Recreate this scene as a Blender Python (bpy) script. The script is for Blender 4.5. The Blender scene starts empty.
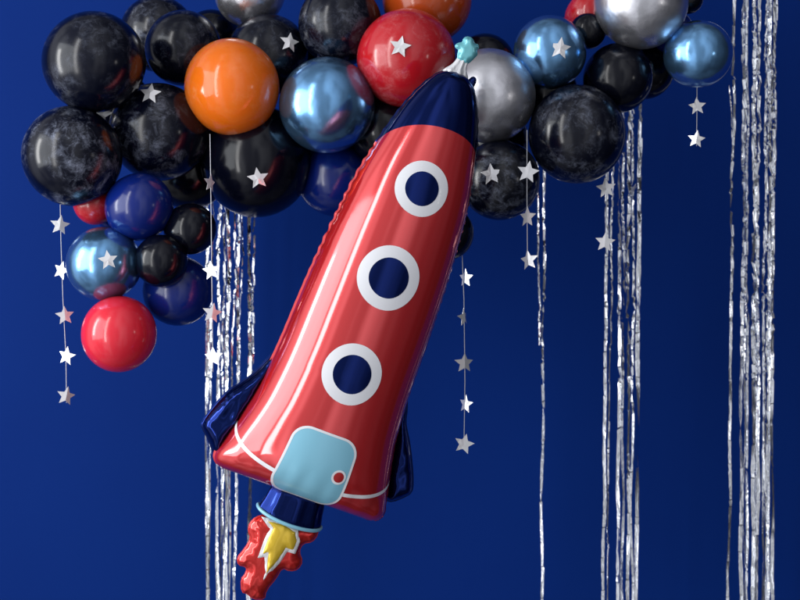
import bpy, bmesh, math, random
from mathutils import Vector, Matrix
from mathutils.geometry import delaunay_2d_cdt
from mathutils import noise as mnoise

R = math.radians
scene = bpy.context.scene
col = scene.collection

# ------------------------------------------------------------------ camera
D = 3.2            # camera to the plane of the rocket (y = 0)
U = 0.002          # metres per photo pixel on that plane
CZ = 1.55          # height of the picture's centre
cd = bpy.data.cameras.new("camera")
cam = bpy.data.objects.new("camera", cd)
col.objects.link(cam)
cam.location = (0, -D, CZ)
cam.rotation_euler = (R(90), 0, 0)
cd.sensor_width = 36
cd.lens = 36 * D / (800 * U)
cd.clip_end = 100
cd.dof.use_dof = True
cd.dof.focus_distance = D
cd.dof.aperture_fstop = 5.6
scene.camera = cam

# ------------------------------------------------------------------ world (soft room light) and lamps
world = bpy.data.worlds.new("World")
scene.world = world
world.use_nodes = True
wn = world.node_tree.nodes
wl = world.node_tree.links
wn.clear()
w_out = wn.new("ShaderNodeOutputWorld")
w_bg = wn.new("ShaderNodeBackground")
w_tc = wn.new("ShaderNodeTexCoord")
w_dot = wn.new("ShaderNodeVectorMath"); w_dot.operation = 'DOT_PRODUCT'
w_dir = Vector((-0.62, -0.74, 0.20)).normalized()
w_dot.inputs[1].default_value = w_dir
w_ramp = wn.new("ShaderNodeValToRGB")
w_map = wn.new("ShaderNodeMapping"); w_map.inputs['Scale'].default_value = (2.6, 2.6, 0.5)
w_noise = wn.new("ShaderNodeTexNoise"); w_noise.inputs['Scale'].default_value = 1.0
w_noise.inputs['Detail'].default_value = 1
w_nr = wn.new("ShaderNodeMapRange")
w_nr.inputs['From Min'].default_value = 0.40; w_nr.inputs['From Max'].default_value = 0.60
w_nr.inputs['To Min'].default_value = 0.42; w_nr.inputs['To Max'].default_value = 1.3
w_mul = wn.new("ShaderNodeVectorMath"); w_mul.operation = 'SCALE'
cr = w_ramp.color_ramp
cr.elements[0].position = 0.0; cr.elements[0].color = (0.010, 0.011, 0.014, 1)
cr.elements[1].position = 1.0; cr.elements[1].color = (0.85, 0.87, 0.92, 1)
e = cr.elements.new(0.45); e.color = (0.062, 0.064, 0.074, 1)
e = cr.elements.new(0.68); e.color = (0.34, 0.345, 0.37, 1)
e = cr.elements.new(0.85); e.color = (0.62, 0.635, 0.67, 1)
w_half = wn.new("ShaderNodeMath"); w_half.operation = 'MULTIPLY_ADD'
w_half.inputs[1].default_value = 0.5; w_half.inputs[2].default_value = 0.5
wl.new(w_tc.outputs['Generated'], w_dot.inputs[0])
wl.new(w_dot.outputs['Value'], w_half.inputs[0])
wl.new(w_half.outputs[0], w_ramp.inputs[0])
wl.new(w_tc.outputs['Generated'], w_map.inputs[0])
wl.new(w_map.outputs[0], w_noise.inputs['Vector'])
wl.new(w_noise.outputs['Fac'], w_nr.inputs['Value'])
wl.new(w_ramp.outputs['Color'], w_mul.inputs[0])
wl.new(w_nr.outputs[0], w_mul.inputs['Scale'])
wl.new(w_mul.outputs[0], w_bg.inputs['Color'])
w_bg.inputs['Strength'].default_value = 1.0
wl.new(w_bg.outputs[0], w_out.inputs[0])

def area_lamp(name, loc, target, sx, sy, radiance, color=(1, 1, 1)):
    l = bpy.data.lights.new(name, 'AREA')
    l.shape = 'RECTANGLE'; l.size = sx; l.size_y = sy
    l.energy = radiance * math.pi * sx * sy
    l.color = color
    o = bpy.data.objects.new(name, l)
    col.objects.link(o)
    o.location = loc
    d = Vector(target) - Vector(loc)
    o.rotation_euler = d.to_track_quat('-Z', 'Y').to_euler()
    return o

area_lamp("window_lamp", (-2.3, -1.0, 2.05), (0.2, 0.0, 1.7), 1.6, 2.1, 2.5, (0.93, 0.97, 1.0))
area_lamp("window_strip_lamp", (-2.15, -0.42, 2.0), (0.0, 0.15, 1.7), 0.22, 1.2, 10, (1.0, 0.99, 0.97))
area_lamp("front_window_lamp", (-2.0, -2.2, 2.3), (0.0, 0.1, 1.8), 0.34, 4.0, 6.5, (1.0, 0.99, 0.98))
area_lamp("small_right_lamp", (2.2, -1.6, 1.8), (0.0, 0.15, 1.6), 0.12, 0.3, 6, (1.0, 0.97, 0.94))

scene.view_settings.view_transform = 'Standard'
scene.view_settings.look = 'None'
scene.view_settings.exposure = 0.3
scene.view_settings.gamma = 1.0
scene.render.engine = 'CYCLES'
scene.cycles.use_denoising = True
scene.cycles.max_bounces = 8
scene.cycles.glossy_bounces = 5
scene.cycles.caustics_reflective = False
scene.cycles.sample_clamp_indirect = 6

# ------------------------------------------------------------------ helpers
def P(px, py, y=0.0):
    """world point that stands at distance y behind the rocket plane, seen at photo pixel px, py"""
    f = (D + y) / D
    return Vector(((px - 400) * U * f, y, CZ + (300 - py) * U * f))

def tag(o, label=None, cat=None, group=None, kind=None):
    if label: o['label'] = label
    if cat: o['category'] = cat
    if group: o['group'] = group
    if kind: o['kind'] = kind
    return o

def link_mesh(name, me, mat, parent=None, smooth=True):
    o = bpy.data.objects.new(name, me)
    col.objects.link(o)
    if mat is not None and not me.materials:
        me.materials.append(mat)
    if parent is not None:
        o.parent = parent
    if smooth:
        for p in me.polygons:
            p.use_smooth = True
    return o

def mesh_from(verts, faces, name):
    me = bpy.data.meshes.new(name)
    me.from_pydata([tuple(v) for v in verts], [], faces)
    bm = bmesh.new(); bm.from_mesh(me)
    bmesh.ops.recalc_face_normals(bm, faces=bm.faces)
    bm.to_mesh(me); bm.free()
    me.update()
    return me

def empty(name, loc=(0, 0, 0), rot=None):
    o = bpy.data.objects.new(name, None)
    col.objects.link(o)
    o.empty_display_size = 0.05
    o.location = loc
    if rot: o.rotation_euler = rot
    return o

# ------------------------------------------------------------------ materials
def principled(name):
    m = bpy.data.materials.new(name)
    m.use_nodes = True
    nt = m.node_tree
    return m, nt, nt.nodes['Principled BSDF']

def setp(b, **kw):
    for k, v in kw.items():
        k = k.replace('_', ' ')
        if isinstance(v, tuple) and 'Color' in k: v = (*v, 1)
        b.inputs[k].default_value = v

def object_coords(nt, rnd=True, amount=40):
    tc = nt.nodes.new("ShaderNodeTexCoord")
    if not rnd: return tc.outputs['Object']
    oi = nt.nodes.new("ShaderNodeObjectInfo")
    mu = nt.nodes.new("ShaderNodeMath"); mu.operation = 'MULTIPLY'; mu.inputs[1].default_value = amount
    nt.links.new(oi.outputs['Random'], mu.inputs[0])
    ad = nt.nodes.new("ShaderNodeVectorMath"); ad.operation = 'ADD'
    nt.links.new(tc.outputs['Object'], ad.inputs[0])
    nt.links.new(mu.outputs[0], ad.inputs[1])
    return ad.outputs[0]

def noise_node(nt, vec, scale, detail=4, rough=0.5, dist=0.0):
    n = nt.nodes.new("ShaderNodeTexNoise")
    n.inputs['Scale'].default_value = scale
    n.inputs['Detail'].default_value = detail
    n.inputs['Roughness'].default_value = rough
    n.inputs['Distortion'].default_value = dist
    nt.links.new(vec, n.inputs['Vector'])
    return n.outputs['Fac']

def remap(nt, val, a, b, c=0.0, d=1.0):
    n = nt.nodes.new("ShaderNodeMapRange")
    n.interpolation_type = 'SMOOTHSTEP'
    for k, v in (('From Min', a), ('From Max', b), ('To Min', c), ('To Max', d)):
        n.inputs[k].default_value = v
    nt.links.new(val, n.inputs['Value'])
    return n.outputs[0]

def math_node(nt, op, a, b):
    n = nt.nodes.new("ShaderNodeMath"); n.operation = op
    for i, v in enumerate((a, b)):
        if isinstance(v, (int, float)): n.inputs[i].default_value = v
        else: nt.links.new(v, n.inputs[i])
    return n.outputs[0]

def mix_color(nt, fac, a, b):
    n = nt.nodes.new("ShaderNodeMix"); n.data_type = 'RGBA'
    nt.links.new(fac, n.inputs[0])
    for i, v in ((6, a), (7, b)):
        if isinstance(v, tuple): n.inputs[i].default_value = (*v, 1)
        else: nt.links.new(v, n.inputs[i])
    return n.outputs[2]

def latex(name, base, pale, lo, hi, amount, rough=0.13, coat=0.3, sss=0.0, spec=0.5):
    """latex balloon with cloudy marbling; lo/hi are the noise thresholds of the pale smears"""
    m, nt, b = principled(name)
    v = object_coords(nt)
    big = noise_node(nt, v, 1.25, 3, 0.5, 0.6)
    fine = noise_node(nt, v, 3.6, 12, 0.76, 0.5)
    streak = noise_node(nt, v, 9.0, 10, 0.8, 1.6)
    f = remap(nt, fine, lo, hi)
    s = remap(nt, streak, 0.42, 0.72, 0.35, 1.0)
    g = remap(nt, big, 0.37, 0.57)
    mask = math_node(nt, 'MULTIPLY', math_node(nt, 'MULTIPLY', f, s), g)
    oi = nt.nodes.new("ShaderNodeObjectInfo")      # every balloon was dusted differently
    own = math_node(nt, 'FRACT', math_node(nt, 'MULTIPLY', oi.outputs['Random'], 13.7), 0)
    own = remap(nt, own, 0.0, 1.0, 0.35, 1.2)
    mask = math_node(nt, 'MULTIPLY', mask, math_node(nt, 'MULTIPLY', own, amount))
    c = mix_color(nt, mask, base, pale)
    nt.links.new(c, b.inputs['Base Color'])
    rr = remap(nt, big, 0.35, 0.7, rough, rough + 0.07)
    nt.links.new(rr, b.inputs['Roughness'])
    setp(b, Coat_Weight=coat, Coat_Roughness=0.06)
    b.inputs['Specular IOR Level'].default_value = spec
    if sss:
        setp(b, Subsurface_Weight=sss, Subsurface_Radius=(0.04, 0.012, 0.006), Subsurface_Scale=1.0)
    return m

def chrome(name, base, rough, bump=0.03):
    m, nt, b = principled(name)
    v = object_coords(nt)
    n = noise_node(nt, v, 1.6, 3, 0.5)
    nt.links.new(remap(nt, n, 0.3, 0.7, rough * 0.8, rough * 1.3), b.inputs['Roughness'])
    setp(b, Base_Color=base, Metallic=0.93, Coat_Weight=0.25, Coat_Roughness=0.08)
    bp = nt.nodes.new("ShaderNodeBump"); bp.inputs['Strength'].default_value = bump
    bp.inputs['Distance'].default_value = 0.05
    nt.links.new(n, bp.inputs['Height'])
    nt.links.new(bp.outputs[0], b.inputs['Normal'])
    return m

def foil(name, base, metallic=0.8, rough=0.1, coat=0.4, wr_scale=(14, 14, 3), wr=0.06, spec=0.5, coat_ior=1.5, coat_rough=0.04):
    """printed mylar film: tinted metal under a clear coat, faintly wrinkled"""
    m, nt, b = principled(name)
    tc = nt.nodes.new("ShaderNodeTexCoord")
    mp = nt.nodes.new("ShaderNodeMapping"); mp.inputs['Scale'].default_value = wr_scale
    nt.links.new(tc.outputs['Object'], mp.inputs[0])
    n = noise_node(nt, mp.outputs[0], 1.0, 3, 0.55, 0.4)
    bp = nt.nodes.new("ShaderNodeBump"); bp.inputs['Strength'].default_value = wr
    bp.inputs['Distance'].default_value = 0.02
    nt.links.new(n, bp.inputs['Height'])
    nt.links.new(bp.outputs[0], b.inputs['Normal'])
    nt.links.new(bp.outputs[0], b.inputs['Coat Normal'])
    setp(b, Base_Color=base, Metallic=metallic, Roughness=rough, Coat_Weight=coat, Coat_Roughness=coat_rough, Coat_IOR=coat_ior)
    b.inputs['Specular IOR Level'].default_value = spec
    return m

M = {}
M['black'] = latex('black_latex', (0.0015, 0.0022, 0.0075), (0.07, 0.075, 0.10), 0.50, 0.80, 0.30, 0.13, 0.0, 0.0, 0.36)
M['marble'] = latex('black_marbled_latex', (0.0015, 0.0025, 0.0100), (0.33, 0.37, 0.50), 0.44, 0.72, 0.95, 0.15, 0.0, 0.0, 0.4)
M['orange'] = latex('orange_latex', (0.90, 0.185, 0.010), (0.95, 0.48, 0.26), 0.40, 0.72, 1.0, 0.14, 0.2, 0.35)
M['rust'] = latex('dark_orange_latex', (0.42, 0.060, 0.008), (0.40, 0.12, 0.06), 0.5, 0.8, 0.3, 0.16, 0.2, 0.1)
M['red'] = latex('red_marbled_latex', (0.50, 0.010, 0.018), (0.75, 0.28, 0.30), 0.42, 0.74, 0.70, 0.15, 0.3, 0.1)
M['coral'] = latex('coral_red_latex', (0.72, 0.022, 0.045), (0.72, 0.14, 0.16), 0.5, 0.8, 0.3, 0.13, 0.3, 0.15)
M['navy'] = latex('navy_latex', (0.003, 0.015, 0.165), (0.04, 0.06, 0.22), 0.5, 0.8, 0.2, 0.16, 0.1)
M['chrome_blue'] = chrome('chrome_blue_latex', (0.19, 0.43, 0.76), 0.2)
M['chrome_silver'] = chrome('chrome_silver_latex', (0.71, 0.71, 0.76), 0.30, 0.06)

M['red_foil'] = foil('red_foil', (0.82, 0.026, 0.032), 0.55, 0.12, 0.8, (9, 9, 1.2), 0.02, coat_ior=1.95, coat_rough=0.085)
M['flame_foil'] = foil('flame_foil', (0.74, 0.030, 0.026), 0.55, 0.12, 0.5, (20, 20, 20), 0.03)
M['navy_foil'] = foil('navy_foil', (0.003, 0.015, 0.125), 0.9, 0.09, 0.1, (12, 12, 2), 0.04)
M['white_print'] = foil('white_print', (0.88, 0.89, 0.94), 0.0, 0.3, 0.2, (14, 14, 3), 0.0)
M['sky_print'] = foil('light_blue_print', (0.27, 0.62, 0.80), 0.1, 0.28, 0.2, (14, 14, 3), 0.0)
M['aqua_foil'] = foil('aqua_foil', (0.20, 0.62, 0.70), 0.3, 0.2, 0.4)
M['white_foil'] = foil('white_foil', (0.8, 0.8, 0.83), 0.1, 0.22, 0.4, (60, 60, 8), 0.25)
M['yellow_foil'] = foil('yellow_foil', (0.83, 0.56, 0.04), 0.3, 0.16, 0.4)
M['silver_foil'] = foil('silver_foil', (0.86, 0.89, 0.95), 1.0, 0.13, 0.0, (90, 90, 25), 0.15)
M['star_foil'] = foil('star_foil', (0.90, 0.90, 0.93), 0.5, 0.27, 0.2, (40, 40, 40), 0.08)
M['string'] = foil('string_thread', (0.62, 0.63, 0.68), 0.2, 0.5, 0.0)

# ------------------------------------------------------------------ the blue wall behind
WALL_Y = 0.95
def build_wall():
    m, nt, b = principled('blue_wall_paint')
    tc = nt.nodes.new("ShaderNodeTexCoord")
    n1 = noise_node(nt, tc.outputs['Object'], 1.1, 4, 0.5)
    n2 = noise_node(nt, tc.outputs['Object'], 160, 3, 0.6)
    c = mix_color(nt, remap(nt, n1, 0.3, 0.7), (0.0001, 0.0205, 0.172), (0.0002, 0.0230, 0.184))
    nt.links.new(c, b.inputs['Base Color'])
    setp(b, Roughness=0.7)
    b.inputs['Specular IOR Level'].default_value = 0.09
    bp = nt.nodes.new("ShaderNodeBump"); bp.inputs['Strength'].default_value = 0.12
    bp.inputs['Distance'].default_value = 0.002
    nt.links.new(n2, bp.inputs['Height']); nt.links.new(bp.outputs[0], b.inputs['Normal'])
    bm = bmesh.new()
    bmesh.ops.create_cube(bm, size=1)
    for v in bm.verts:
        v.co = Vector((v.co.x * 6.0, v.co.y * 0.12, v.co.z * 4.0))
    me = bpy.data.meshes.new("wall"); bm.to_mesh(me); bm.free()
    o = link_mesh("wall", me, m, smooth=False)
    o.location = (0, WALL_Y + 0.06, CZ)
    tag(o, 'smooth deep blue painted wall behind the balloons', 'wall', kind='structure')
build_wall()

# ------------------------------------------------------------------ tinsel curtains
def strip_mesh(x0, x1, top, bot, width, y, seed, crumple):
    """one crinkled foil strip hanging from pixel row top to row bot; five verts across folds"""
    rnd = random.Random(seed)
    verts, faces = [], []
    py = top; row = 0
    lat_seed = seed * 7.31
    pts = []
    kink = 0.0
    crease = False
    kinds = []
    while py < bot:
        pts.append(py); kinds.append(crease)
        low = py > 380
        if crease:
            py += rnd.uniform(0.8, 2.2)
        else:
            py += rnd.choice((2.5, 4, 6, 9, 13)) * (1.7 if low else 1.0) / crumple
        crease = (not crease) and rnd.random() < (0.45 if low else 0.75)
    pts.append(bot); kinds.append(False)
    tw_base = rnd.uniform(-0.25, 0.25)
    for k, py in enumerate(pts):
        t = (py - top) / (bot - top)
        lx = x0 + (x1 - x0) * t
        lx += 2.3 * mnoise.noise(Vector((py * 0.013, lat_seed, 0))) + 0.5 * mnoise.noise(Vector((py * 0.05, lat_seed, 4)))
        c = crumple * (1.0 if py < 330 else 0.65 if py < 430 else 0.35)
        tw = tw_base + 1.3 * mnoise.noise(Vector((py * 0.008, lat_seed, 9))) + c * rnd.gauss(0, 0.20)
        if rnd.random() < 0.06 * c: tw += rnd.choice((-0.9, 0.9))
        fold = 0.05 + 0.14 * mnoise.noise(Vector((py * 0.03, lat_seed, 13))) + c * rnd.gauss(0, 0.06)
        dy = (rnd.choice((-1, 1)) * rnd.uniform(1.0, 3.0) * c) if kinds[k] else c * rnd.gauss(0, 0.25)
        wdt = 0.92 * width * (1.0 + 0.10 * rnd.gauss(0, 1)) * (0.85 if kinds[k] else 1.0)
        slant = rnd.gauss(0, 0.34) * c
        ctr = P(lx, py, y)
        for j, (a, dpt) in enumerate(((-0.5, 0), (-0.1, 1), (0.5, 0))):
            ax = a * wdt; ay = dpt * fold * wdt * 0.5 + dy
            rx = ax * math.cos(tw) - ay * math.sin(tw)
            ry = ax * math.sin(tw) + ay * math.cos(tw)
            dz = slant * ax * 1.6 + c * rnd.gauss(0, 0.15)
            verts.append(ctr + Vector((rx * U, ry * U, dz * U)))
        if k:
            for j in range(2):
                a = (k - 1) * 3 + j
                faces.append((a, a + 1, a + 4, a + 3))
    me = bpy.data.meshes.new("strip")
    me.from_pydata([tuple(v) for v in verts], [], faces)
    me.update()
    return me

def tinsel(label, strips, y, seed):
    root = empty("tinsel_curtain", P(sum(s[0] for s in strips) / len(strips), strips[0][2], y))
    tag(root, label, 'tinsel curtain', 'silver tinsel curtains hanging before the wall')
    inv = Matrix.Translation(-Vector(root.location))
    rr = random.Random(seed + 50)
    extra = []
    for (x0, x1, top, bot, wd, cr_) in strips:           # thinner strips hang between the wide ones
        if bot > 600 and top < 160 and len(strips) > 4 and rr.random() < 0.38:
            sh = rr.uniform(1.5, 3.2) * rr.choice((-1, 1))
            extra.append((x0 + sh, x1 + sh * rr.uniform(-0.6, 1.2), top, bot, wd * 0.6, cr_ * 1.1))
    for k, (x0, x1, top, bot, wd, cr_) in enumerate(list(strips) + extra):
        me = strip_mesh(x0, x1, top, bot, wd, y + 0.012 * ((k * 5) % 4), seed * 100 + k, cr_)
        me.transform(inv)
        link_mesh("strip", me, M['silver_foil'], root, smooth=False)
    return root

tinsel('silver tinsel curtain hanging below the large black balloon left of the rocket', [
    (208, 207, 150, 640, 4.0, 1.0), (212, 209, 150, 640, 2.6, 1.2), (220, 216.5, 150, 640, 4.6, 1.0), (225, 220, 150, 640, 3.0, 1.2),
    (229, 226, 150, 640, 4.6, 1.1), (235, 229, 150, 640, 2.6, 1.3), (240, 234, 150, 640, 4.4, 1.1), (243, 237, 150, 500, 2.4, 1.4),
    (250.5, 248, 150, 640, 5.0, 1.1)], 0.72, 1)
tinsel('single thin silver tinsel strand hanging alone right of the rocket', [
    (545, 541, 100, 640, 3.4, 1.0), (538, 540, 100, 345, 2.6, 0.9)], 0.72, 2)
tinsel('narrow silver tinsel curtain hanging below the large marbled black balloon', [
    (609, 602, 60, 640, 4.2, 0.9), (613, 606.5, 60, 640, 2.6, 1.1), (619, 618, 60, 640, 4.6, 1.0), (624, 622, 60, 640, 3.6, 1.2),
    (629, 628, 60, 640, 4.8, 1.1), (634, 631, 60, 640, 3.2, 1.2), (640.5, 635.5, 60, 640, 5.6, 0.8)], 0.72, 3)
tinsel('wide silver tinsel curtain at the far right beside the balloons', [
    (735, 728, -60, 640, 4.0, 0.8), (729, 732, 85, 140, 1.6, 1.0), (744, 741, -60, 640, 4.8, 0.9), (747, 747, -60, 640, 3.4, 1.1),
    (754, 753, -60, 640, 5.0, 1.2), (759.5, 757, -60, 640, 4.4, 1.2), (767, 762, -60, 640, 3.6, 1.3),
    (771, 767, -60, 640, 5.2, 1.0), (774, 771.5, -60, 640, 4.6, 1.0), (777.5, 766, -60, 640, 3.0, 0.9)], 0.72, 4)

# ------------------------------------------------------------------ balloons
def balloon_mesh(seed):
    """unit latex balloon: round front, tail tapering to a rolled knot at +y"""
    rnd = random.Random(seed)
    prof = []
    n = 36
    for i in range(n + 1):
        a = math.pi * i / n * 0.955
        r = math.sin(a); z = -math.cos(a)
        if z > 0.55:                     # taper to the neck
            k = (z - 0.55) / 0.45
            z += 0.16 * k * k
        prof.append((r, z))
    prof = [p for p in prof if p[0] > 0.10 or p[1] < 0]
    z = prof[-1][1]
    prof += [(0.075, z + 0.05), (0.055, z + 0.11), (0.085, z + 0.14), (0.095, z + 0.17), (0.05, z + 0.19), (0.0, z + 0.19)]
    seg = 56
    verts, faces = [], []
    sq = 1 + rnd.uniform(-0.012, 0.012)
    verts.append((0, prof[0][1], 0))
    rows = []
    for r, zz in prof[1:-1]:
        row = []
        for s in range(seg):
            t = 2 * math.pi * s / seg
            k = 1 + 0.008 * math.sin(2 * t + seed)
            row.append(len(verts))
            verts.append((r * k * sq * math.cos(t), zz, r * k / sq * math.sin(t)))
        rows.append(row)
    verts.append((0, prof[-1][1], 0)); last = len(verts) - 1
    for s in range(seg):
        faces.append((0, rows[0][s], rows[0][(s + 1) % seg]))
        faces.append((last, rows[-1][(s + 1) % seg], rows[-1][s]))
    for a, b in zip(rows, rows[1:]):
        for s in range(seg):
            faces.append((a[s], b[s], b[(s + 1) % seg], a[(s + 1) % seg]))
    return mesh_from(verts, faces, "balloon")

BALLOONS = [  # px, py, radius px, material, label ; nearer ones first
    (232, 87, 48, 'orange', 'glossy bright orange balloon, wholly visible left of the chrome blue one'),
    (327, 105, 48, 'chrome_blue', 'chrome blue balloon between the orange balloon and the rocket'),
    (406, 58, 49, 'red', 'red marbled balloon with a star on it, touching the rocket nose'),
    (489, 96, 47, 'chrome_silver', 'chrome silver balloon right behind the rocket nose tip'),
    (577, 134, 49, 'marble', 'large black balloon with faint white marbling, lowest right of the rocket'),
    (641, 2, 47, 'chrome_silver', 'chrome silver balloon at the top edge above the plain black balloon'),
    (159, 132, 49.5, 'marble', 'large black marbled balloon left of and below the orange balloon'),
    (72, 156, 50, 'marble', 'large black marbled balloon at the far left edge of the garland'),
    (94, 62, 51, 'marble', 'large black marbled balloon with white smears at the upper left corner of the garland'),
    (161, 261, 26.5, 'black', 'small black balloon in front of the chrome blue and navy balloons at lower left'),
    (139, 207, 34, 'navy', 'glossy navy balloon above the chrome blue balloon with a star'),
    (104, 264, 37.5, 'chrome_blue', 'chrome blue balloon with a star on it, above the lowest coral balloon'),
    (119, 334, 38, 'coral', 'coral red balloon hanging lowest of the garland'),
    (550, 52, 36.5, 'chrome_blue', 'chrome blue balloon with a crinkled star between two silver balloons'),
    (698, 54, 34, 'chrome_blue', 'chrome blue balloon at the right end of the garland'),
    (256, 161, 56, 'black', 'large plain black balloon with a star, directly below the orange balloon'),
    (183, 48, 38, 'marble', 'black balloon touching the upper left side of the orange balloon'),
    (588, 31, 18, 'black', 'small black balloon tucked beside the top right silver balloon'),
    (618, 78, 35, 'black', 'plain black balloon under the top right silver balloon'),
    (500, 180, 40, 'marble', 'black marbled balloon with a silver star, just right of the rocket body'),
    (268, 55, 41, 'marble', 'black balloon with a star behind the orange and chrome blue balloons'),
    (178, 291, 35, 'navy', 'navy balloon at the lower left, right of the lowest coral balloon'),
    (336, 178, 39, 'navy', 'navy balloon below the chrome blue one, half hidden by the rocket'),
    (340, 24, 42, 'marble', 'black balloon with white streaks at the top beside the red balloon'),
    (158, 34, 38, 'marble', 'black smeared balloon at the top, behind two other black balloons'),
    (427, -1, 45, 'rust', 'dark orange balloon at the top edge behind the red balloon'),
    (190, 229, 26, 'black', 'small black balloon hanging right of the navy balloon at lower left'),
    (447, 233, 27, 'black', 'small black balloon peeking out low behind the rocket body'),
    (592, 15, 25, 'red', 'small red balloon mostly hidden beside the top right silver balloon'),
    (688, -1, 15, 'black', 'tiny black balloon at the top edge right of the silver balloon'),
    (250, -9, 36, 'chrome_silver', 'chrome silver balloon cut by the top edge, above a black balloon'),
    (95, 203, 22, 'red', 'small red balloon peeking out between the navy balloon and far left black one'),
    (110, 216, 14, 'navy', 'tiny dark blue balloon squeezed left of the navy balloon'),
    (645, 70, 29, 'black', 'black balloon half hidden behind the plain black one at right'),
    (485, 62, 29, 'black', 'black balloon showing a dark rim above the silver one by the rocket tip'),
    (190, 172, 38, 'black', 'black balloon in deep shade between marbled balloon and large plain black one'),
    (385, 128, 38, 'black', 'black balloon in shade between the chrome blue balloon and the rocket'),
    (548, 92, 30, 'black', 'black balloon in shade under the chrome blue balloon with crinkled star'),
    (497, 140, 32, 'black', 'black balloon in shade under the silver balloon right of the rocket'),
    (118, 108, 36, 'black', 'black balloon in shade behind three marbled balloons at upper left'),
    (212, 40, 30, 'black', 'black balloon in shade behind the top of the orange balloon'),
    (305, 58, 30, 'black', 'black balloon in shade above the chrome blue balloon beside the rocket'),
    (672, 32, 22, 'navy', 'dark blue balloon in shade behind the right end silver balloon'),
    (298, 150, 34, 'black', 'black balloon in shade under the chrome blue balloon left of the rocket'),
]
unit_balloons = [balloon_mesh(k) for k in range(4)]
placed = []
rb = random.Random(5)
for i, (px, py, r, mk, lab) in enumerate(BALLOONS):
    y = 0.225 + rb.uniform(-0.01, 0.01)
    if px < 215: y -= 0.07
    for (qx, qy, qr, yq) in placed:
        d = math.hypot(px - qx, py - qy)
        s = 0.90 * (r + qr)
        if d < s:
            y = max(y, yq + min(math.sqrt(s * s - d * d) * U * 0.92, 0.135))
    y = min(y, 0.62)
    placed.append((px, py, r, y))
    c = P(px, py, y)
    f = (D + y) / D
    me = unit_balloons[i % 4]
    if me.materials:
        me = me.copy(); me.materials.clear()
    o = link_mesh("balloon", me, M[mk])
    o.location = c
    rr = r * U * f
    o.scale = (rr, rr, rr)
    o.rotation_euler = (rb.uniform(-0.6, 0.6), rb.uniform(-3, 3), rb.uniform(-0.6, 0.6))
    tag(o, lab, 'balloon', 'balloons of the garland')

# ------------------------------------------------------------------ stars
def star_mesh(rad, fold, inner=0.47, rot=0.0, thick=0.22, bend=0.0):
    """five pointed card star, creased along its vertical middle; lies in xz, facing -y"""
    bm = bmesh.new()
    pts = []
    for k in range(10):
        a = math.pi / 2 + k * math.pi / 5 + rot
        rr = rad if k % 2 == 0 else rad * inner
        pts.append((rr * math.cos(a), rr * math.sin(a)))
    def lift(x, z):
        return abs(x) * fold + bend * z * z / rad
    def layer(off):
        c = bm.verts.new((0, off + lift(0, 0), 0))
        return c, [bm.verts.new((x, off + lift(x, z), z)) for x, z in pts]
    c0, v0 = layer(0)
    c1, v1 = layer(thick)
    for k in range(10):
        n = (k + 1) % 10
        bm.faces.new((c0, v0[n], v0[k]))
        bm.faces.new((c1, v1[k], v1[n]))
        bm.faces.new((v0[k], v0[n], v1[n], v1[k]))
    bmesh.ops.scale(bm, vec=(U, U, U), verts=bm.verts)
    bmesh.ops.recalc_face_normals(bm, faces=bm.faces)
    me = bpy.data.meshes.new("star"); bm.to_mesh(me); bm.free()
    return me

def tube_mesh(points, rad, name, seg=8):
    verts, faces = [], []
    for i, p in enumerate(points):
        a = points[max(i - 1, 0)]; b = points[min(i + 1, len(points) - 1)]
        t = (b - a).normalized()
        u_ = t.cross(Vector((0, 1, 0.01))).normalized(); v_ = t.cross(u_)
        for s in range(seg):
            q = 2 * math.pi * s / seg
            verts.append(p + (u_ * math.cos(q) + v_ * math.sin(q)) * rad)
        if i:
            for s in range(seg):
                o0 = (i - 1) * seg; o1 = i * seg
                faces.append((o0 + s, o0 + (s + 1) % seg, o1 + (s + 1) % seg, o1 + s))
    faces.append(tuple(range(seg))[::-1])
    n = len(points) - 1
    faces.append(tuple(n * seg + s for s in range(seg)))
    return mesh_from(verts, faces, name)

def garland(label, path, stars, y):
    """path: pixel points of the thread; stars: px, py, radius, turn about the thread, lean, fold"""
    root = empty("star_garland", P(path[0][0], path[0][1], y))
    tag(root, label, 'star garland', 'hanging star garlands')
    base = Vector(root.location)
    pts = []
    for (a, b) in zip(path, path[1:]):
        for k in range(6):
            t = k / 6
            pts.append(P(a[0] + (b[0] - a[0]) * t, a[1] + (b[1] - a[1]) * t, y) - base)
    pts.append(P(path[-1][0], path[-1][1], y) - base)
    link_mesh("string", tube_mesh(pts, 0.0008, "string", 6), M['string'], root)
    for (sx, sy, sr, turn, lean, fold) in stars:
        o = link_mesh("star", star_mesh(sr, fold), M['star_foil'], root, smooth=False)
        o.location = P(sx, sy, y - 0.002) - base
        o.rotation_euler = (R(-3), R(lean), R(turn))

garland('star garland of five stars hanging at the far left beside the balloons',
        [(60, 192), (61, 240), (63, 300), (66, 356), (66.5, 403)],
        [(60, 225, 11, 15, 8, 0.25), (60.5, 270.5, 10.5, -25, 18, 0.2), (65, 315.5, 10.5, 20, -5, 0.22), (66, 356, 10.5, -18, 10, 0.25),
         (66.5, 396, 10.5, 28, 12, 0.25)], 0.2)
garland('star garland hanging before the left tinsel curtain beside the small black balloons',
        [(210, 134), (211, 200), (212, 290), (213, 372)],
        [(211, 183, 10, 62, 8, 0.2), (211, 270.5, 10.5, -18, -8, 0.12), (212.5, 313, 11, 22, 10, 0.2), (213, 357, 11, -22, -4, 0.15)], 0.10)
garland('star garland of three stars hanging just right of the marbled balloon with a star',
        [(527, 130), (527, 200), (527.5, 264)],
        [(528, 172, 12, -6, 10, 0.15), (527, 217, 11, -44, 0, 0.15), (528, 260, 11, -35, -8, 0.3)], 0.09)
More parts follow.
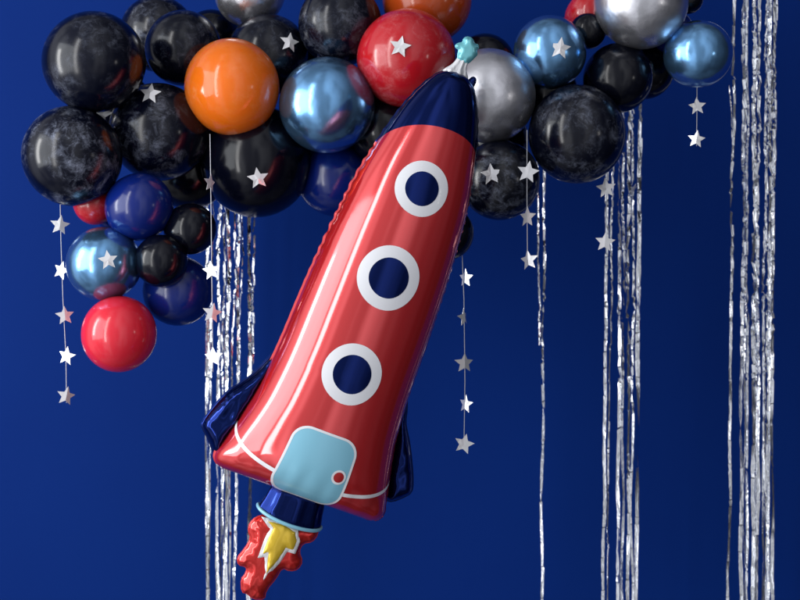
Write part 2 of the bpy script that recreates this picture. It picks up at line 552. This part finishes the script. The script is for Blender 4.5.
garland('star garland of five stars hanging beside the right edge of the rocket',
        [(462, 250), (464, 300), (465, 380), (464, 448)],
        [(465, 278, 10.5, -46, 0, 0.2), (465, 317, 10, 58, -10, 0.4), (465, 363, 11, 12, 0, 0.55), (465, 404, 10.5, -48, 6, 0.2),
         (464, 444, 11.5, -12, 14, 0.1)], 0.25)
garland('star garland of two stars hanging before the narrow tinsel curtain',
        [(608, 150), (607, 190), (605, 246)],
        [(606, 188, 11.5, -10, -6, 0.15), (605, 242, 11.5, -12, 6, 0.15)], 0.3)
garland('star garland of two folded stars below the chrome blue balloon at the right end',
        [(697, 80), (697, 110), (696.5, 146)],
        [(697, 106, 10, -14, -4, 0.45), (696.5, 139, 10, -8, 8, 0.4)], 0.30)

def stuck_star(label, px, py, r, bi, lean, fold, turn=0, tuck=None, face=0.35):
    bx, by, br, yb = placed[bi]
    dx, dz = px - bx, -(py - by)
    nn = br * br - dx * dx - dz * dz
    dep = math.sqrt(max(nn, (0.25 * br) ** 2))
    f = (D + yb) / D
    c = P(bx, by, yb); rad = br * U * f * 1.03
    ray = (P(px, py, 0) - Vector(cam.location)).normalized()
    oc = Vector(cam.location) - c
    bq = ray.dot(oc); disc = bq * bq - (oc.length_squared - rad * rad)
    at = Vector(cam.location) + ray * (-bq - math.sqrt(max(disc, 0)))
    n = (at - c).normalized()
    true_n = n.copy()
    if tuck is not None: at = P(px, py, tuck)
    n = (n * (1 - face) + Vector((0, -1, 0)) * face).normalized()
    o = link_mesh("star", star_mesh(r, fold, bend=0.15), M['star_foil'], None, smooth=False)
    at -= ray * (r * U * math.sqrt(max(1 - min(1, n.dot(true_n)) ** 2, 0)) * 0.9 if tuck is None else 0)
    o.location = at
    q = Vector((0, -1, 0)).rotation_difference(n)
    o.rotation_euler = (q.to_matrix() @ Matrix.Rotation(R(turn), 3, 'Z') @ Matrix.Rotation(R(lean), 3, 'Y')).to_euler()
    tag(o, label, 'star', 'stars lying on the balloons')
    return o

stuck_star('small silver star lying on top of the large black marbled balloon beside the orange one', 150, 93, 12, 6, 6, 0.15, face=0.6)
stuck_star('silver star with a crease on the black balloon behind the orange one', 290, 42, 11.5, 20, 8, 0.2)
stuck_star('plain white star on the red marbled balloon', 400, 46.5, 12, 2, 12, 0.0)
stuck_star('crinkled silver star on the chrome blue balloon between the silver balloons', 560.5, 48, 12, 13, 8, 0.28, face=0.6)
stuck_star('silver star on the large plain black balloon below the orange balloon', 258, 178.5, 12, 15, -8, 0.15)
stuck_star('white star on the chrome blue balloon at lower left', 108, 260, 10.5, 11, -8, 0.12)
stuck_star('shiny creased silver star on the marbled balloon beside the rocket body', 491, 174, 12, 19, -6, 0.3)
stuck_star('star poking out between the black marbled balloons at upper left', 100, 114, 14, 8, 12, 0.1, tuck=0.22, face=0.9)
stuck_star('small dim star among the strips of the narrow tinsel curtain', 634, 189, 7.5, 4, 10, 0.2, tuck=0.68)

# ------------------------------------------------------------------ the rocket foil balloon
TILT = R(21.1); YAW = R(10)
OX, OY = 458.5, 72.6            # pixel of the nose tip
ax_d = Vector((-math.sin(TILT), math.cos(TILT)))    # down the axis, in pixels (x right, y down)
ax_p = Vector((math.cos(TILT), math.sin(TILT)))     # across
S_END = 452.0

def loc(px, py):
    v = Vector((px - OX, py - OY))
    return v.dot(ax_p), v.dot(ax_d)

PROFILE = [(0, 4), (1.5, 9), (5, 16), (12, 22.5), (29, 32), (54, 41.5), (80, 48.5), (125, 58.5), (170, 63.5), (218, 67), (270, 69), (317, 70.5), (365, 74.5),
           (391, 79.5), (415, 85), (430, 88.5), (437, 90.5), (442, 90.5), (446, 89), (449.5, 85.5), (451.5, 80.5), (452, 76)]

def spline(tab, s):
    if s <= tab[0][0]: return tab[0][1]
    if s >= tab[-1][0]: return tab[-1][1]
    for i in range(len(tab) - 1):
        if tab[i][0] <= s <= tab[i + 1][0]: break
    x0, y0 = tab[i]; x1, y1 = tab[i + 1]
    def slope(k):
        if k <= 0 or k >= len(tab) - 1:
            k0 = max(k - 1, 0); k1 = min(k + 1, len(tab) - 1)
        else:
            k0, k1 = k - 1, k + 1
        return (tab[k1][1] - tab[k0][1]) / (tab[k1][0] - tab[k0][0])
    h = x1 - x0; t = (s - x0) / h
    m0, m1 = slope(i) * h, slope(i + 1) * h
    return ((2 * t**3 - 3 * t**2 + 1) * y0 + (t**3 - 2 * t**2 + t) * m0 + (-2 * t**3 + 3 * t**2) * y1 + (t**3 - t**2) * m1)

def half_w(s): return spline(PROFILE, s)

def half_d(s):
    d = 0.84 * min(half_w(s), 71 + max(half_w(s) - 71, 0) * 0.2)
    if s > 350:
        k = (s - 350) / (S_END - 350)
        d *= math.sqrt(max(1 - k ** 4.5, 0.0)) if k < 1 else 0
    if s < 10:
        d *= 0.85 + 0.015 * s
    return d

def surf(u, s, side=1):
    """point on the film; u in -1..1 across the sheet, s along it (pixels); side +1 front, -1 back"""
    th = u * math.pi / 2
    w = half_w(s); d = half_d(s)
    x = w * math.sin(th)
    c = max(math.cos(th), 0.0)
    y = d * c ** 0.96
    a = abs(u)
    if a > 0.6:                       # puckers running in from the side seams
        k = ((a - 0.6) / 0.4)
        ph = 12.0 if u < 0 else 10.0
        jit = 1.4 * mnoise.noise(Vector((s * 0.03, u > 0, 3)))
        amp = (0.35 if s < 100 else 0.12 + 0.75 * max(0.0, min(1.0, (250 - s) / 60))) + 0.15 * mnoise.noise(Vector((s * 0.02, 5, u > 0)))
        wob = math.sin(2 * math.pi * s / ph + jit * 1.5)
        y += 1.5 * amp * k * k * wob * math.sqrt(max(c, 0)) * (1 if s > 12 else 0)
        x -= (1 if u > 0 else -1) * 1.8 * amp * k ** 3 * (0.5 + 0.5 * wob) * (1 if s > 12 else 0)
    if s > 395:                       # creases fanning up from the bottom seam
        k = (s - 395) / (S_END - 395)
        y += 0.7 * k * k * math.sqrt(max(1 - k, 0)) * 2 * math.sin(x * 0.33 + 2 * mnoise.noise(Vector((x * 0.03, 1, 7))))
    # long gentle dents of the film
    y += 0.9 * c * mnoise.noise(Vector((u * 2.0, s * 0.004, 21 * side)))
    return Vector((x, -side * y, S_END - s))

def nrm(u, s):
    e = 0.004
    u0, u1 = max(u - e, -1), min(u + e, 1)
    a = surf(u1, s) - surf(u0, s)
    b = surf(u, min(s + 1.2, S_END)) - surf(u, max(s - 1.2, 0))
    n = a.cross(b)
    if n.length < 1e-9: return Vector((0, -1, 0))
    n.normalize()
    return n if n.y < 0 else -n

rocket = empty("rocket_balloon", (0, 0, 0))
base_px = Vector((OX, OY)) + ax_d * S_END
rocket.location = P(base_px.x, base_px.y, 0.0)
rocket.rotation_euler = (Matrix.Rotation(TILT, 3, 'Y') @ Matrix.Rotation(YAW, 3, 'Z')).to_euler()
tag(rocket, 'large red foil rocket balloon with navy nose and fins, three round windows and a flame', 'foil balloon')

def edge_s(u):                        # printed border between navy nose and red body
    return 61 + 26 * u * u - 8 * u

def film(name, mat, f_lo, f_hi, rows, capture_cap=False):
    """closed film between two borders f_lo(u) and f_hi(u), front and back sheets plus the flat seam lips"""
    nu = 72
    us = [math.sin(math.pi / 2 * (-1 + 2 * k / nu)) * 0.5 + (-1 + 2 * k / nu) * 0.5 for k in range(nu + 1)]
    ring = [(u, 1) for u in us] + [None] + [(u, -1) for u in reversed(us)] + [None]
    verts, faces = [], []
    n = len(ring)
    for r in range(rows + 1):
        t = r / rows
        for k, it in enumerate(ring):
            if it is None:
                u = 1 if k == nu + 1 else -1
                s = f_lo(u) + (f_hi(u) - f_lo(u)) * t
                p = surf(u, s)
                calm = 1.0 if 70 < s < 230 and u < 0 else 0.35
                g = 1.5 + 0.5 * calm * mnoise.noise(Vector((s * 0.12, u, 2)))
                g *= min(1, 0.4 + s / 40)
                p += Vector((u * g, 0.3 * calm * mnoise.noise(Vector((s * 0.1, u, 5))) , 0))
            else:
                u, sd = it
                s = f_lo(u) + (f_hi(u) - f_lo(u)) * t
                p = surf(u, s, sd)
                if abs(u) > 0.9999 and 0.02 < t * 1.0 < 0.98: p.y -= sd * 0.4
            verts.append(p * U)
    for r in range(rows):
        for k in range(n):
            a = r * n + k; b = r * n + (k + 1) % n
            faces.append((a, b, b + n, a + n))
    me = mesh_from(verts, faces, name)
    return link_mesh(name, me, mat, rocket)

film("nose_cone", M['navy_foil'], lambda u: 0.0, edge_s, 46)
film("body", M['red_foil'], edge_s, lambda u: S_END, 190)

def sheet_pt(a, s, off):
    """a: distance across the sheet from the middle (px), s: along"""
    w = half_w(s)
    th = a / (w * 0.93)
    u = max(-1, min(1, th / (math.pi / 2)))
    return (surf(u, s) + nrm(u, s) * off) * U

def decal_ring(name, mat, cs, r0, r1, parent, off, ca=0.0, wob=0.0):
    """flat printed ring or disc laid on the film (r0 = 0: disc), following its curve"""
    seg, rings = 72, 7
    verts, faces = [], []
    for q in range(rings + 1):
        t = q / rings
        rr = r0 + (r1 - r0) * t
        for k in range(seg):
            a = 2 * math.pi * k / seg
            w = 1 + wob * math.sin(4 * a + 0.6)
            verts.append(sheet_pt(ca + rr * w * 0.91 * math.cos(a), cs - rr * w * 0.975 * math.sin(a), off))
        if q:
            for k in range(seg):
                a0 = (q - 1) * seg; a1 = q * seg
                faces.append((a0 + k, a0 + (k + 1) % seg, a1 + (k + 1) % seg, a1 + k))
    if r0 < 1e-6:                      # merge the middle
        me = bpy.data.meshes.new(name)
        bm = bmesh.new()
        vs = [bm.verts.new(v) for v in verts]
        for f in faces: bm.faces.new([vs[i] for i in f])
        bmesh.ops.remove_doubles(bm, verts=bm.verts, dist=1e-6)
        bm.normal_update(); bm.to_mesh(me); bm.free()
    else:
        me = bpy.data.meshes.new(name); me.from_pydata([tuple(v) for v in verts], [], faces); me.update()
    return link_mesh(name, me, mat, parent)

# round windows: frame (ring) + pane
for (wx, wy, ro, ri) in ((422.5, 192.5, 27.8, 17.2), (390.7, 279.3, 32.2, 20.3), (355.3, 372.3, 30.6, 19.4)):
    p, s = loc(wx, wy)
    fr = decal_ring("window", M['white_print'], s, ri - 1.0, ro, rocket, 0.25, 0.0, 0.006)
    decal_ring("pane", M['navy_foil'], s, 0.0, ri, fr, 0.4, 0.0, 0.004)

# stripe round the foot of the body
def ribbon(name, mat, fn, half, parent, off, n=90, u0=-0.985, u1=0.985):
    verts, faces = [], []
    for k in range(n + 1):
        u = u0 + (u1 - u0) * k / n
        s = fn(u)
        for j in (-1, -0.33, 0.33, 1):
            ss = min(s + j * half, S_END - 0.5)
            verts.append((surf(u, ss) + nrm(u, ss) * off) * U)
        if k:
            for j in range(3):
                a = (k - 1) * 4 + j
                faces.append((a, a + 1, a + 5, a + 4))
    me = bpy.data.meshes.new(name); me.from_pydata([tuple(v) for v in verts], [], faces); me.update()
    return link_mesh(name, me, mat, parent)
ribbon("stripe", M['white_print'], lambda u: 433 - 33 * u * u, 1.9, rocket, 0.2)

# door: rounded panel with white border and round handle
def rounded_outline(hw_top, hw_bot, s0, s1, rad, n=10):
    pts = []
    for (sx, top) in ((1, 0), (1, 1), (-1, 1), (-1, 0)):
        hw = hw_top if top else hw_bot
        cs = s0 + rad if top else s1 - rad
        ca = sx * (hw - rad)
        a0 = {(1, 0): -90, (1, 1): 0, (-1, 1): 90, (-1, 0): 180}[(sx, top)]
        for k in range(n + 1):
            a = R(a0 + 90 * k / n)
            pts.append((ca + rad * math.cos(a), cs - rad * math.sin(a)))
    out = []
    for i, p in enumerate(pts):           # straight sides get points too, so the panel follows the film
        q = pts[(i + 1) % len(pts)]
        m = 18 if i % (n + 1) == n else 1
        out += [(p[0] + (q[0] - p[0]) * k / m, p[1] + (q[1] - p[1]) * k / m) for k in range(m)]
    return out
def decal_panel(name, mat, outer, inner, parent, off):
    """film between an outer outline and an inner one (or its middle) laid on the surface"""
    rings = 9
    cx = sum(p[0] for p in outer) / len(outer); cy = sum(p[1] for p in outer) / len(outer)
    n = len(outer)
    verts, faces = [], []
    for q in range(rings + 1):
        t = q / rings
        for k in range(n):
            ix, iy = inner[k] if inner else (cx, cy)
            x = ix + (outer[k][0] - ix) * t; y = iy + (outer[k][1] - iy) * t
            verts.append(sheet_pt(x, min(y, S_END - 0.4), off))
        if q:
            for k in range(n):
                a0 = (q - 1) * n; a1 = q * n
                faces.append((a0 + k, a0 + (k + 1) % n, a1 + (k + 1) % n, a1 + k))
    me = bpy.data.meshes.new(name)
    bm = bmesh.new()
    vs = [bm.verts.new(v) for v in verts]
    for f in faces: bm.faces.new([vs[i] for i in f])
    bmesh.ops.remove_doubles(bm, verts=bm.verts, dist=1e-6)
    bm.normal_update(); bm.to_mesh(me); bm.free()
    return link_mesh(name, me, mat, parent)
door_out = rounded_outline(32.3, 34.6, 377, 450.5, 17)
door_in = rounded_outline(30.0, 32.3, 379.3, 448.2, 15)
door = decal_panel("door", M['sky_print'], door_in, None, rocket, 0.45)
decal_panel("door_border", M['white_print'], door_out, door_in, door, 0.55)
ph, sh = loc(336, 470)
hd = decal_ring("handle", M['red_foil'], sh, 0.0, 5.4, door, 0.8, 23.0)
decal_ring("handle_ring", M['white_print'], sh, 5.2, 7.6, door, 0.7, 23.0)

# generic inflated foil cushion from an outline ------------------------------------------------
def resample(pts, step):
    out = []
    n = len(pts)
    for i in range(n):
        a = Vector(pts[i]); b = Vector(pts[(i + 1) % n])
        m = max(1, int((b - a).length / step))
        for k in range(m): out.append(a + (b - a) * k / m)
    return out
def smooth_outline(pts, it=2):
    for _ in range(it):
        new = []
        n = len(pts)
        for i in range(n):
            a = Vector(pts[i]); b = Vector(pts[(i + 1) % n])
            new += [a * 0.75 + b * 0.25, a * 0.25 + b * 0.75]
        pts = new
    return pts
def inside(pt, poly):
    x, y = pt; c = False
    j = len(poly) - 1
    for i in range(len(poly)):
        xi, yi = poly[i]; xj, yj = poly[j]
        if (yi > y) != (yj > y) and x < (xj - xi) * (y - yi) / (yj - yi) + xi: c = not c
        j = i
    return c
def seg_dist(p, poly):
    best = 1e9; bi = 0
    n = len(poly)
    for i in range(n):
        a = poly[i]; b = poly[(i + 1) % n]
        d = b - a
        t = max(0, min(1, (p - a).dot(d) / max(d.length_squared, 1e-9)))
        q = (a + d * t - p).length
        if q < best: best = q; bi = i + t
    return best, bi

def cushion(name, mat, outline, radius, thick, parent, y0=0.0, step=1.6, pucker=0.5, lip=1.2, seed=0, smooth=2, place=None, side=0):
    """two foil sheets sealed along an outline (p, s pixels) and blown up; lip = flat seam margin"""
    ol = resample(smooth_outline(outline, smooth), step)
    pts = list(ol); n = len(ol)
    xs = [p.x for p in ol]; ys = [p.y for p in ol]
    x = min(xs)
    dist = [0.0] * n; par = [0.0] * n
    turn = 1 if sum(ol[i - 1].x * ol[i].y - ol[i].x * ol[i - 1].y for i in range(n)) > 0 else -1
    insets = (0.45, lip, lip + 0.7, lip + 1.6, lip + 2.7)
    for d0 in insets:
        for i in range(n):
            tng = (ol[(i + 2) % n] - ol[i - 2]).normalized()
            q = ol[i] + Vector((-tng.y, tng.x)) * turn * d0
            if inside(q, ol):
                d, bi = seg_dist(q, ol)
                if d > d0 * 0.8:
                    pts.append(q); dist.append(d); par.append(bi)
    row = 0
    while x < max(xs):
        y = min(ys) + (step * 0.5 if row % 2 else 0)
        while y < max(ys):
            p = Vector((x, y))
            if inside(p, ol):
                d, bi = seg_dist(p, ol)
                if d > insets[-1] + step * 0.6:
                    pts.append(p); dist.append(d); par.append(bi)
            y += step
        x += step; row += 1
    res = delaunay_2d_cdt(pts, [(i, (i + 1) % n) for i in range(n)], [], 1, 1e-6)
    v2, fs = res[0], res[2]
    orig = res[3]
    verts = []; faces = []
    def height(i):
        src = orig[i][0] if orig[i] else 0
        d = dist[src]
        if d <= 0: return 0.0
        e = max(d - lip, 0) / radius
        k = min(e, 1.0)
        h = thick * max(1 - (1 - k) ** 2, 0) ** 0.72
        ripple = math.sin(par[src] * step * 0.75 + 2.5 * mnoise.noise(Vector((par[src] * 0.1, seed, 0))))
        h += pucker * ripple * max(0, 1 - k) * min(1, e * 6)
        h += 0.25 * thick * mnoise.noise(Vector((v2[i].x * 0.09, v2[i].y * 0.05, seed))) * k
        return max(h, 0.0)
    hs = [height(i) for i in range(len(v2))]
    nb = len(v2)
    for sd in (1, -1):
        for i, v in enumerate(v2):
            h = hs[i] + (0.12 if orig[i] and orig[i][0] >= n or True else 0)
            q = Vector((v.x, y0 - sd * h, S_END - v.y))
            if place: q = place(q)
            verts.append(q * U)
    for f in fs:
        faces.append(tuple(f)); faces.append(tuple(nb + i for i in reversed(f)))
    # rim between the two sheets
    idx = {}
    for i in range(nb):
        for o_ in orig[i]:
            if o_ < n: idx[o_] = i
    for k in range(n):
        a, b = idx.get(k), idx.get((k + 1) % n)
        if a is not None and b is not None and a != b:
            faces.append((a, b, nb + b, nb + a))
    me = mesh_from(verts, faces, name)
    return link_mesh(name, me, mat, parent)

def L(pts): return [loc(*p) for p in pts]

# fins
left_fin = [(283, 343), (272, 353), (256, 370), (243, 380), (229, 388), (214, 404), (201.5, 421), (203, 428), (208, 437), (214, 453), (219, 456), (226, 444), (240, 424), (256, 398), (270, 374), (280, 354)]
cushion("fin", M['navy_foil'], L(left_fin), 9, 15, rocket, y0=6, pucker=0.5, seed=3, smooth=1, step=1.8)
right_fin = [(411, 392), (404, 404), (396, 440), (390, 470), (386, 500), (389, 507), (397, 508), (408, 504), (417, 499), (418.5, 488), (417, 466), (414, 444), (412, 436), (410, 425), (412, 412)]
cushion("fin", M['navy_foil'], L(right_fin), 10, 16, rocket, y0=16, pucker=0.5, seed=8, smooth=1, step=1.8)

# nozzle with light blue lip
def nozzle():
    seg = 72
    verts, faces = [], []
    prof = [(446, 25, 14), (450, 28, 17), (456, 29, 18), (463, 30, 18.5), (469, 31.5, 19), (474, 33.5, 19), (475.5, 33.0, 17.5), (474.5, 29, 13), (470, 24, 9)]
    for i, (s, a, b) in enumerate(prof):
        for k in range(seg):
            t = 2 * math.pi * k / seg
            cy = math.cos(t); cx = math.sin(t)
            f = 1 + 0.035 * math.sin(9 * t + 1) * (1 if i in (2, 3, 4) else 0.4)
            sag = 6.0 * max(cy, 0) ** 1.0 * max(0, min(1, (s - 452) / 20))
            verts.append(Vector((2.0 + a * cx * f, -b * cy * f, S_END - s - sag)) * U)
        if i:
            for k in range(seg):
                a0 = (i - 1) * seg; a1 = i * seg
                faces.append((a0 + k, a0 + (k + 1) % seg, a1 + (k + 1) % seg, a1 + k))
    faces.append(tuple(range(seg)))
    faces.append(tuple((len(prof) - 1) * seg + k for k in range(seg)))
    nz = link_mesh("nozzle", mesh_from(verts, faces, "nozzle"), M['navy_foil'], rocket)
    verts, faces = [], []
    m = 10
    for k in range(seg):
        t = 2 * math.pi * k / seg
        cy = math.cos(t); cx = math.sin(t)
        for j in range(m):
            q = 2 * math.pi * j / m
            a = 34 + 1.7 * math.cos(q); b = 19.3 + 1.7 * math.cos(q)
            sag = 6.0 * max(cy, 0)
            verts.append(Vector((2.0 + a * cx, -b * cy, S_END - 474.5 - sag + 1.9 * math.sin(q))) * U)
        for j in range(m):
            a0 = k * m; a1 = ((k + 1) % seg) * m
            faces.append((a0 + j, a0 + (j + 1) % m, a1 + (j + 1) % m, a1 + j))
    link_mesh("lip", mesh_from(verts, faces, "lip"), M['sky_print'], nz)
nozzle()

# flame
def fz(pts): return [(200 + x / 4.6125, 470 + y / 4.6125) for x, y in pts]
flame_px = fz([(300, 196), (262, 205), (236, 232), (229, 268), (240, 302), (216, 345), (184, 385), (190, 420), (224, 428), (220, 455), (200, 480), (203, 540),
               (228, 548), (248, 572), (300, 577), (306, 535), (348, 482), (370, 438), (402, 455), (436, 448), (456, 412), (440, 366), (456, 332), (494, 328), (520, 292), (512, 262), (450, 236), (380, 215)])
flame_px = [((x - 276) * 1.13 + 277, (y - 535) * 1.05 + 536) for x, y in flame_px]
fl = cushion("flame", M['flame_foil'], L(flame_px), 13, 8.5, rocket, y0=-5, pucker=0.5, seed=12, smooth=1, step=1.1, lip=0.7)
core_px = fz([(300, 205), (326, 238), (300, 290), (276, 352), (302, 346), (296, 436), (345, 385), (386, 328), (420, 338), (436, 300), (428, 258), (380, 225)])
def grow(pts, k, dx=0):
    c = Vector((0, 0))
    for p in pts: c += Vector(p)
    c /= len(pts)
    out = []
    n = len(pts)
    for i in range(n):
        a = Vector(pts[i - 1]); b = Vector(pts[i]); d = Vector(pts[(i + 1) % n])
        t1 = (b - a).normalized(); t2 = (d - b).normalized()
        n1 = Vector((t1.y, -t1.x)); n2 = Vector((t2.y, -t2.x))
        m_ = (n1 + n2)
        m_ = m_.normalized() / max(0.45, m_.length / 2) if m_.length > 1e-4 else n1
        out.append(b + m_ * k)
    return out
def area2(pts): return sum(pts[i - 1][0] * pts[i][1] - pts[i][0] * pts[i - 1][1] for i in range(len(pts)))
sgn = 1 if area2(core_px) > 0 else -1
core_px = [((x - 274) * 1.0 + 275, (y - 535) * 1.06 + 539) for x, y in core_px]
core_big = [tuple(p) for p in grow(core_px, 3.2 * sgn)]
cushion("core_border", M['white_foil'], L(core_big), 9, 2.0, fl, y0=-13.4, pucker=0.15, seed=14, smooth=0, step=1.5, lip=0.2)
cushion("core", M['yellow_foil'], L(core_px), 9, 2.6, fl, y0=-14.6, pucker=0.15, seed=15, smooth=0, step=1.5, lip=0.2)

# white pleated neck, aqua knob, small navy tab at the nose
def neck():
    prof = [(4, 12.5), (0, 10.5), (-4, 7.8), (-9, 6.0), (-14, 5.4), (-19, 5.8), (-22, 5.0)]
    seg = 60
    verts, faces = [], []
    for i, (s, a) in enumerate(prof):
        for k in range(seg):
            t = 2 * math.pi * k / seg
            f = 1 + 0.16 * math.sin(7 * t + 0.4 * i) + 0.05 * math.sin(17 * t)
            verts.append(Vector((-1.5 - s * 0.10 + a * f * math.sin(t), -0.62 * a * f * math.cos(t), S_END - s)) * U)
        if i:
            for k in range(seg):
                a0 = (i - 1) * seg; a1 = i * seg
                faces.append((a0 + k, a0 + (k + 1) % seg, a1 + (k + 1) % seg, a1 + k))
    faces.append(tuple(range(seg))); faces.append(tuple((len(prof) - 1) * seg + k for k in range(seg)))
    link_mesh("neck", mesh_from(verts, faces, "neck"), M['white_foil'], rocket)
neck()
def kz(pts): return [(430 + x / 7.5, 30 + y / 7.5) for x, y in pts]
knob_px = kz([(270, 62), (250, 78), (246, 100), (222, 104), (200, 118), (202, 140), (222, 150), (216, 175), (214, 205), (225, 225), (262, 244), (290, 238), (322, 205), (345, 180), (338, 152), (352, 135), (346, 112), (325, 108), (316, 84), (300, 66)])
knob_px = [((x - 466.5) * 1.22 + 466.5, (y - 50) * 1.15 + 50) for x, y in knob_px]
cushion("knob", M['aqua_foil'], L(knob_px), 5.5, 4.6, rocket, y0=-1, pucker=0.8, seed=21, smooth=1, step=1.0, lip=0.4)
tab_px = kz([(322, 352), (342, 362), (346, 385), (330, 425), (318, 470), (296, 440), (280, 410), (292, 380)])
tab_px = [((x - 473) * 1.35 + 474, (y - 85) * 1.2 + 85) for x, y in tab_px]
cushion("tab", M['navy_foil'], L(tab_px), 3.5, 2.6, rocket, y0=5, pucker=0.3, seed=23, smooth=1, step=1.0, lip=0.3)
